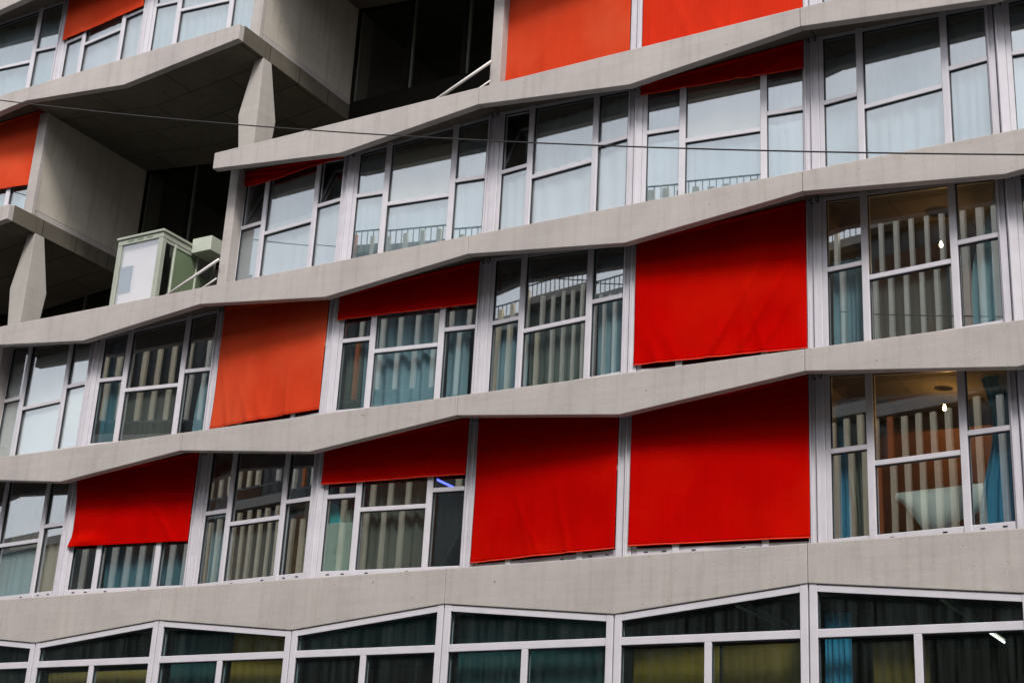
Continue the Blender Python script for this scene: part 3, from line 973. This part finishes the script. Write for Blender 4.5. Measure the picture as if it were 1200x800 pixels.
curtain(2, -2, 2.46, 3.2, 1.6, T, 'pale_blue', 'pale blue upper curtain right of the cream blind', 0.13, 4, 0.02)
curtain(2, -1, 0.5, 0.95, 0.06, T, 'teal_curtain', 'teal curtain behind the open pane left of the dark awning strip', 0.35, 4)
curtain(2, -1, 0.2, 3.2, 0.06, 1.55, 'white_curtain', 'white lower curtain in the middle third row window', 0.1, 9, 0.02)
curtain(2, -1, 0.98, 3.2, 1.5, T, 'white_curtain', 'white upper curtain in the middle third row window', 0.13, 7, 0.02)
curtain(2, 0, 0.2, 3.2, 0.06, 1.5, 'pale_blue', 'pale blue lower curtain below the cream blind under the dark awning strip', 0.1, 16, 0.012)
curtain(2, 0, 0.98, 2.42, 1.36, T, 'cream_blind', 'cream blind below the dark red awning strip', 0.08, 3, 0.004, name='blind')
curtain(2, 0, 2.46, 3.2, 1.3, T, 'pale_blue', 'pale blue curtain right of the cream blind under the dark awning strip', 0.13, 4, 0.02)
curtain(2, 0, 0.2, 0.95, 1.45, T, 'pale_blue', 'pale blue curtain left of the cream blind under the dark awning strip', 0.13, 4, 0.02)
curtain(2, 1, 0.2, 3.2, 0.06, T, 'pale_blue', 'pale sheer curtain behind the right third row window', 0.12, 12, 0.022)
curtain(2, 2, 0.2, 1.2, 0.06, T, 'pale_blue', 'pale curtain cut by the right edge of the third row', 0.12, 6, 0.022)
# top rows
curtain(3, -6, 0.2, 3.16, 0.06, T, 'pale_blue', 'pale curtain below the awning at the left edge', 0.12, 10, 0.02)
curtain(3, 1, 0.2, 3.2, 0.06, T, 'pale_blue', 'pale curtain at the top right picture edge', 0.12, 10, 0.02)
curtain(4, -6, 0.2, 3.16, 0.06, T, 'pale_blue', 'pale grey curtain in the top left corner window', 0.14, 10, 0.02)
curtain(4, -5, 0.2, 3.16, 0.06, T, 'white_curtain', 'white curtain below the orange top left awning', 0.12, 8, 0.015)
curtain(4, -4, 0.2, 3.16, 0.06, T, 'pale_blue', 'pale blue pleated curtain at the top left building corner', 0.12, 14, 0.02)
# ground floor
G0, G1 = -4.1, -0.75
curtain(-1, -5, 0.1, 3.2, G0, G1, 'charcoal', 'dark curtain at the bottom left edge of the ground floor', 0.35, 10)
curtain(-1, -4, 0.1, 3.2, G0, -1.5, 'ochre_brown', 'olive brown curtain in the bottom left ground floor bay', 0.35, 14, 0.008)
curtain(-1, -3, 0.1, 1.5, G0, G1, 'dark_teal', 'dark teal curtain left of the ochre one on the ground floor', 0.35, 8, 0.010)
curtain(-1, -3, 1.62, 3.2, G0, G1, 'ochre', 'ochre curtain in the third ground floor bay from the left', 0.35, 8, 0.008)
curtain(-1, -2, 0.1, 3.2, -1.36, G1, 'dark_teal', 'short dark teal curtain in the upper panes of the darkest ground floor bay', 0.35, 16, 0.008)
curtain(-1, -1, 0.1, 3.2, G0, G1, 'dark_teal', 'dark green-teal curtain in the ground floor bay below the red pair', 0.35, 17, 0.01)
curtain(-1, 0, 0.1, 1.62, G0, -1.42, 'ochre', 'ochre screen in the ground floor bay below the right deep red awning', 0.5, 5, 0.006)
curtain(-1, 0, 1.66, 3.2, G0, -1.42, 'ochre_brown', 'brown screen in the ground floor bay, beside the ochre screen', 0.5, 5, 0.006)
curtain(-1, 1, 0.1, 0.52, G0, -1.0, 'deep_blue', 'blue curtain in the ground floor bay at the lower right', 0.4, 4, 0.03)
curtain(-1, 1, 0.75, 1.6, G0, -1.42, 'ochre_brown', 'brown curtain right of the blue ground floor curtain', 0.7, 5, 0.02)


# ------------------------------------------------------------------ things inside the rooms
def local(k, i, t, y, z):
    a, rz = bay_xf(i)
    return (a.x + t * math.cos(rz) - y * math.sin(rz), a.y + t * math.sin(rz) + y * math.cos(rz), k * H + z)


def bulb(x, y, z, ztop, mat, label, watts):
    r = tag(empty('ceiling_lamp', (x, y, ztop)), label, 'lamp', 'bare bulbs')
    prof = [(0.0, -0.11), (0.018, -0.107), (0.030, -0.09), (0.034, -0.07), (0.030, -0.05), (0.02, -0.03), (0.014, -0.01), (0.014, 0.0)]
    vs = []; fs = []
    n = 14
    for rr, zz in prof:
        for q in range(n):
            vs.append((rr * math.cos(6.2832 * q / n), rr * math.sin(6.2832 * q / n), zz))
    for s in range(len(prof) - 1):
        for q in range(n):
            fs.append((s * n + q, s * n + (q + 1) % n, (s + 1) * n + (q + 1) % n, (s + 1) * n + q))
    dz = z + 0.08 - ztop
    put('bulb', MB().add(vs, fs).mesh('bulb', mat, True), r, (0, 0, dz))
    pl = bpy.data.lights.new('bulb_light', 'POINT'); pl.energy = watts; pl.color = (1.0, 0.47, 0.13); pl.shadow_soft_size = 0.001
    lo = bpy.data.objects.new('bulb_light', pl); C.objects.link(lo); lo.parent = r; lo.location = (0, 0, dz - 0.2)
    put('socket', MB().tube([(0, 0, dz + 0.05), (0, 0, dz)], 0.028, 12).mesh('socket', 'gasket', True), r)
    put('shade', MB().tube([(0, 0, dz + 0.065), (0, 0, dz + 0.035)], [0.03, 0.075], 18).mesh('shade', 'bracket', True), r)
    put('cord', MB().tube([(0, 0, 0), (0, 0, dz + 0.06)], 0.005, 6).mesh('cord', 'cable', True), r)


bulb(5.03, 1.8, 2.51, 2.72, 'bulb', 'glowing warm bulb in the brown room at the lower right', 16.0)
bulb(5.10, 1.8, 5.41, 5.92, 'bulb2', 'glowing pale bulb in the second row window at the right', 10.0)
put('wall_lining', MB().box(gl(1).x + 0.1, gl(2).x - 0.1, 2.6, 2.7, 0.041, 2.42).mesh('wall_lining', 'room_brown'), bld, inv=True)
put('wall_lining', MB().box(gl(1).x + 0.1, gl(2).x - 0.1, 3.4, 3.5, H + 0.041, H + 2.4).mesh('wall_lining', 'room_brown'), bld, inv=True)

o = tag(put('tube_light', MB().tube([(0, -0.42, 0), (0, 0.42, 0)], 0.022, 10).mesh('tube', 'led', True), None, (-4.82, 2.1, 2.2)),
        'blue glowing tube in the corner of the bottom row window', 'lamp')
for x, y0, y1, mat, lab in ((5.03, 0.8, 3.15, 'tube_off', 'unlit ceiling tube in the lower right ground floor bay'),
                            (5.03, 3.75, 5.0, 'tube', 'lit ceiling tube in the lower right ground floor bay'),
                            (1.82, 0.76, 3.1, 'tube_off', 'unlit ceiling tube in the ground floor bay under the right deep red awning'),
                            (-8.0, 1.1, 1.75, 'tube', 'short lit ceiling tube in the third ground floor bay from the left')):
    r = tag(empty('ceiling_tube_light', (x, (y0 + y1) / 2, -0.62)), lab, 'lamp', 'ground floor ceiling tubes')
    hl = (y1 - y0) / 2
    put('tube', MB().tube([(0, -hl, -0.13), (0, hl, -0.13)], 0.02, 10).mesh('tube', mat, True), r)
    put('housing', MB().cbox(-0.05, 0.05, -hl, hl, -0.098, 0.0, 0.008).mesh('housing', 'grey_frame'), r)

# table with a white cloth in the bulb-lit room
a, rz = bay_xf(1)
tb = tag(empty('table', local(0, 1, 1.82, 0.62, 0.041), rz), 'table hidden under the white cloth below the warm bulb', 'table')
put('table_top', MB().cbox(-0.5, 0.6, -0.35, 0.35, 0.86, 0.90).mesh('table_top', 'wood'), tb)
for sx in (-0.45, 0.55):
    for sy in (-0.3, 0.3):
        put('leg', MB().cbox(sx - 0.025, sx + 0.025, sy - 0.025, sy + 0.025, 0, 0.859).mesh('leg', 'wood'), tb)
vs = []; fs = []
nx = 36
for p_ in range(nx + 1):
    u = p_ / nx
    x = -0.60 + 1.40 * u
    dr = 0.12 + 0.64 * (u / 0.36) ** 1.3 if u < 0.36 else 0.76 - 0.34 * (u - 0.36) / 0.64
    w = 0.012 * math.sin(22 * u) + 0.008 * math.sin(41 * u)
    col = [(x, 0.36, 0.915), (x, 0.0, 0.918), (x, -0.36, 0.912), (x, -0.385 + w * 0.3, 0.89), (x, -0.39 + w, 0.912 - dr * 0.5), (x, -0.385 + w * 2, 0.912 - dr)]
    vs += col
for p_ in range(nx):
    for q in range(5):
        n = p_ * 6 + q
        fs.append((n, n + 1, n + 7, n + 6))
tc = put('tablecloth', MB().add(vs, fs).mesh('tablecloth', 'white_cloth', True), None, local(0, 1, 1.82, 0.62, 0.041), rz)
tc.modifiers.new('thickness', 'SOLIDIFY').thickness = 0.005
tag(tc, 'white cloth with a hanging corner, draped over a table below the warm bulb', 'tablecloth')
st = tag(empty('storage_box', local(0, 1, 3.0, 0.45, 0.041), rz), 'blue box at the foot of the bright blue curtain', 'box')
put('body', MB().cbox(-0.36, 0.3, -0.18, 0.2, 0, 0.62, 0.02).mesh('body', 'deep_blue'), st)
put('lid', MB().cbox(-0.38, 0.32, -0.2, 0.22, 0.622, 0.68, 0.015).mesh('lid', 'deep_blue'), st)

# cabinet, box and jar
a, rz = bay_xf(-2)
cb = tag(empty('cabinet', local(0, -2, 0.50, 0.35, 0.041), rz), 'pale green cabinet standing behind the bottom row window', 'cabinet')
put('body', MB().cbox(-0.3, 0.3, -0.22, 0.22, 0, 1.16, 0.01).mesh('body', 'pale_green'), cb)
for sx in (-0.148, 0.148):
    d = put('door', MB().cbox(sx - 0.143, sx + 0.143, -0.236, -0.222, 0.05, 1.13, 0.004).mesh('door', 'pale_green'), cb)
    put('handle', MB().cbox(sx * 0.4 - 0.008, sx * 0.4 + 0.008, -0.255, -0.237, 0.55, 0.68, 0.003).mesh('handle', 'steel'), d)
bx = put('carton', MB().add([(-0.15, -0.1, 0), (0.10, -0.1, 0), (0.10, 0.1, 0), (-0.15, 0.1, 0), (-0.15, -0.1, 0.42), (0.0, -0.1, 0.36), (0.0, 0.1, 0.36), (-0.15, 0.1, 0.42)],
                            [(0, 3, 2, 1), (4, 5, 6, 7), (0, 1, 5, 4), (1, 2, 6, 5), (2, 3, 7, 6), (3, 0, 4, 7)]).mesh('carton', 'teal_box'), None, local(0, -2, 0.36, 0.30, 1.203), rz)
tag(bevel(bx, 0.006), 'teal folder box on top of the pale green cabinet', 'box')
jr = tag(empty('jar', local(0, -2, 0.60, 0.28, 1.203), rz), 'green jar of pens on top of the pale green cabinet', 'jar')
put('body', MB().tube([(0, 0, 0), (0, 0, 0.02), (0, 0, 0.24), (0, 0, 0.27)], [0.06, 0.075, 0.075, 0.07], 18).mesh('body', 'kiosk_light', True), jr)
for q in range(4):
    put('pen', MB().tube([(0.02 * (q - 1.5), 0, 0.2), (0.035 * (q - 1.5), 0.01 * q, 0.36 + 0.02 * (q % 2))], 0.008, 6).mesh('pen', ['deep_blue', 'gasket', 'cream', 'red_hem'][q], True), jr)

# wardrobe
a, rz = bay_xf(-3)
wd = tag(empty('wardrobe', local(0, -3, 2.72, 0.7, 0.041), rz), 'cream wardrobe door seen behind the narrow pane left of the pale green cabinet window', 'wardrobe')
put('body', MB().cbox(-0.3, 0.34, -0.3, 0.3, 0, 1.75, 0.01).mesh('body', 'wood'), wd)
d = put('door', MB().cbox(-0.08, 0.2, -0.322, -0.302, 0.05, 1.7, 0.006).mesh('door', 'cream'), wd)
put('handle', MB().tube([(0.1, -0.33, 1.2), (0.1, -0.35, 1.2)], 0.025, 12).mesh('handle', 'wood', True), d)

# ------------------------------------------------------------------ green cabin on the terrace
KX0, KX1, KY0, KY1, KZ = -13.17, -11.80, 0.56, 2.35, 2 * H + 0.041
kh = 8.30 - KZ
kc = ((KX0 + KX1) / 2, (KY0 + KY1) / 2)
ks = tag(empty('cabin', (kc[0], kc[1], KZ)), 'small sage green metal cabin with a glazed front on the open terrace', 'cabin')
hx, hy = (KX1 - KX0) / 2, (KY1 - KY0) / 2
fr = MB()
for sx in (-1, 1):
    for sy in (-1, 1):
        fr.cbox(min(sx * hx, sx * (hx - 0.13)), max(sx * hx, sx * (hx - 0.13)), min(sy * hy, sy * (hy - 0.13)), max(sy * hy, sy * (hy - 0.13)), 0, kh - 0.2, 0.008)
fr.cbox(-hx + 0.13, hx - 0.13, -hy + 0.004, -hy + 0.12, 0, 0.08, 0.006)
fr.cbox(-hx, hx, -hy, hy, kh - 0.2, kh - 0.07, 0.008)
put('frame', fr.mesh('frame', 'kiosk'), ks)
put('roof', MB().cbox(-hx - 0.03, hx + 0.03, -hy - 0.03, hy + 0.03, kh - 0.07, kh, 0.012).mesh('roof', 'kiosk'), ks)
vt = MB()
for x in (-0.28, 0.0, 0.28):
    vt.box(x - 0.09, x + 0.09, -hy - 0.004, -hy + 0.001, kh - 0.15, kh - 0.11)
put('vent_slot', vt.mesh('vent_slot', 'kiosk_dark'), ks)
put('pane', MB().box(-hx + 0.13, hx - 0.13, -hy + 0.03, -hy + 0.04, 0.08, kh - 0.2).mesh('pane', glass('cabin_glass', 0.20, (0.93, 0.93, 0.93), 0.0004)), ks)
put('blind', MB().box(-hx + 0.14, hx - 0.14, -hy + 0.10, -hy + 0.11, 0.08, kh - 0.21).mesh('blind', 'bright_blind'), ks)  # added pale sheet, stands for the sky reflected in the front pane
put('painted_reflection', MB().box(-hx + 0.14, -0.2, -hy + 0.075, -hy + 0.095, 0.55, 1.18).mesh('painted_reflection', 'slate'), ks)  # slate block painted in place of a reflection in the front pane
put('back_panel', MB().box(-hx + 0.13, hx - 0.13, hy - 0.06, hy - 0.03, 0, kh - 0.2).mesh('back_panel', 'kiosk_dark'), ks)
put('side_panel', MB().box(-hx + 0.03, -hx + 0.06, -hy + 0.13, hy - 0.13, 0, kh - 0.2).mesh('side_panel', 'kiosk_dark'), ks)
ys = [-hy + 0.13, -hy + 0.42, hy - 0.62, hy - 0.13]
w = put('pane', MB().box(hx - 0.05, hx - 0.04, ys[0], ys[1], 0, kh - 0.28).mesh('pane', 'glass_dark'), ks)
put('side_panel', MB().cbox(hx - 0.06, hx - 0.03, ys[1] + 0.05, ys[2] - 0.0, 0, kh - 0.28, 0.004).mesh('side_panel', 'kiosk_dark'), ks)
put('side_panel', MB().cbox(hx - 0.06, hx - 0.03, ys[2] + 0.05, ys[3], 0, kh - 0.62, 0.004).mesh('side_panel', 'kiosk_dark'), ks)
put('pane', MB().box(hx - 0.05, hx - 0.04, ys[2] + 0.05, ys[3], kh - 0.60, kh - 0.28).mesh('pane', 'glass'), ks)
put('trim', MB().cbox(hx - 0.07, hx - 0.005, ys[1], ys[1] + 0.05, 0, kh - 0.2, 0.006).cbox(hx - 0.07, hx - 0.005, ys[2], ys[2] + 0.05, 0, kh - 0.2, 0.006).mesh('trim', 'kiosk_light'), ks)
put('top_rail', MB().cbox(hx - 0.065, hx - 0.012, -hy + 0.13, hy - 0.13, kh - 0.28, kh - 0.2, 0.005).mesh('top_rail', 'kiosk'), ks)
put('vent_box', MB().cbox(hx + 0.01, hx + 0.58, -hy + 0.92, -hy + 1.5, kh - 0.24, kh + 0.12, 0.012).mesh('vent_box', 'kiosk_light'), ks)

# ------------------------------------------------------------------ cable across the street front
pts = []
for q in range(61):
    x = -30 + q * 0.75
    z = 6.16958 - 0.25902 * x + 0.00252 * x * x
    pts.append((x, -3.0, z))
tag(put('overhead_cable', MB().tube(pts, 0.012, 6).mesh('overhead_cable', 'cable', True)),
    'thin black cable sagging across the upper facade', 'cable')
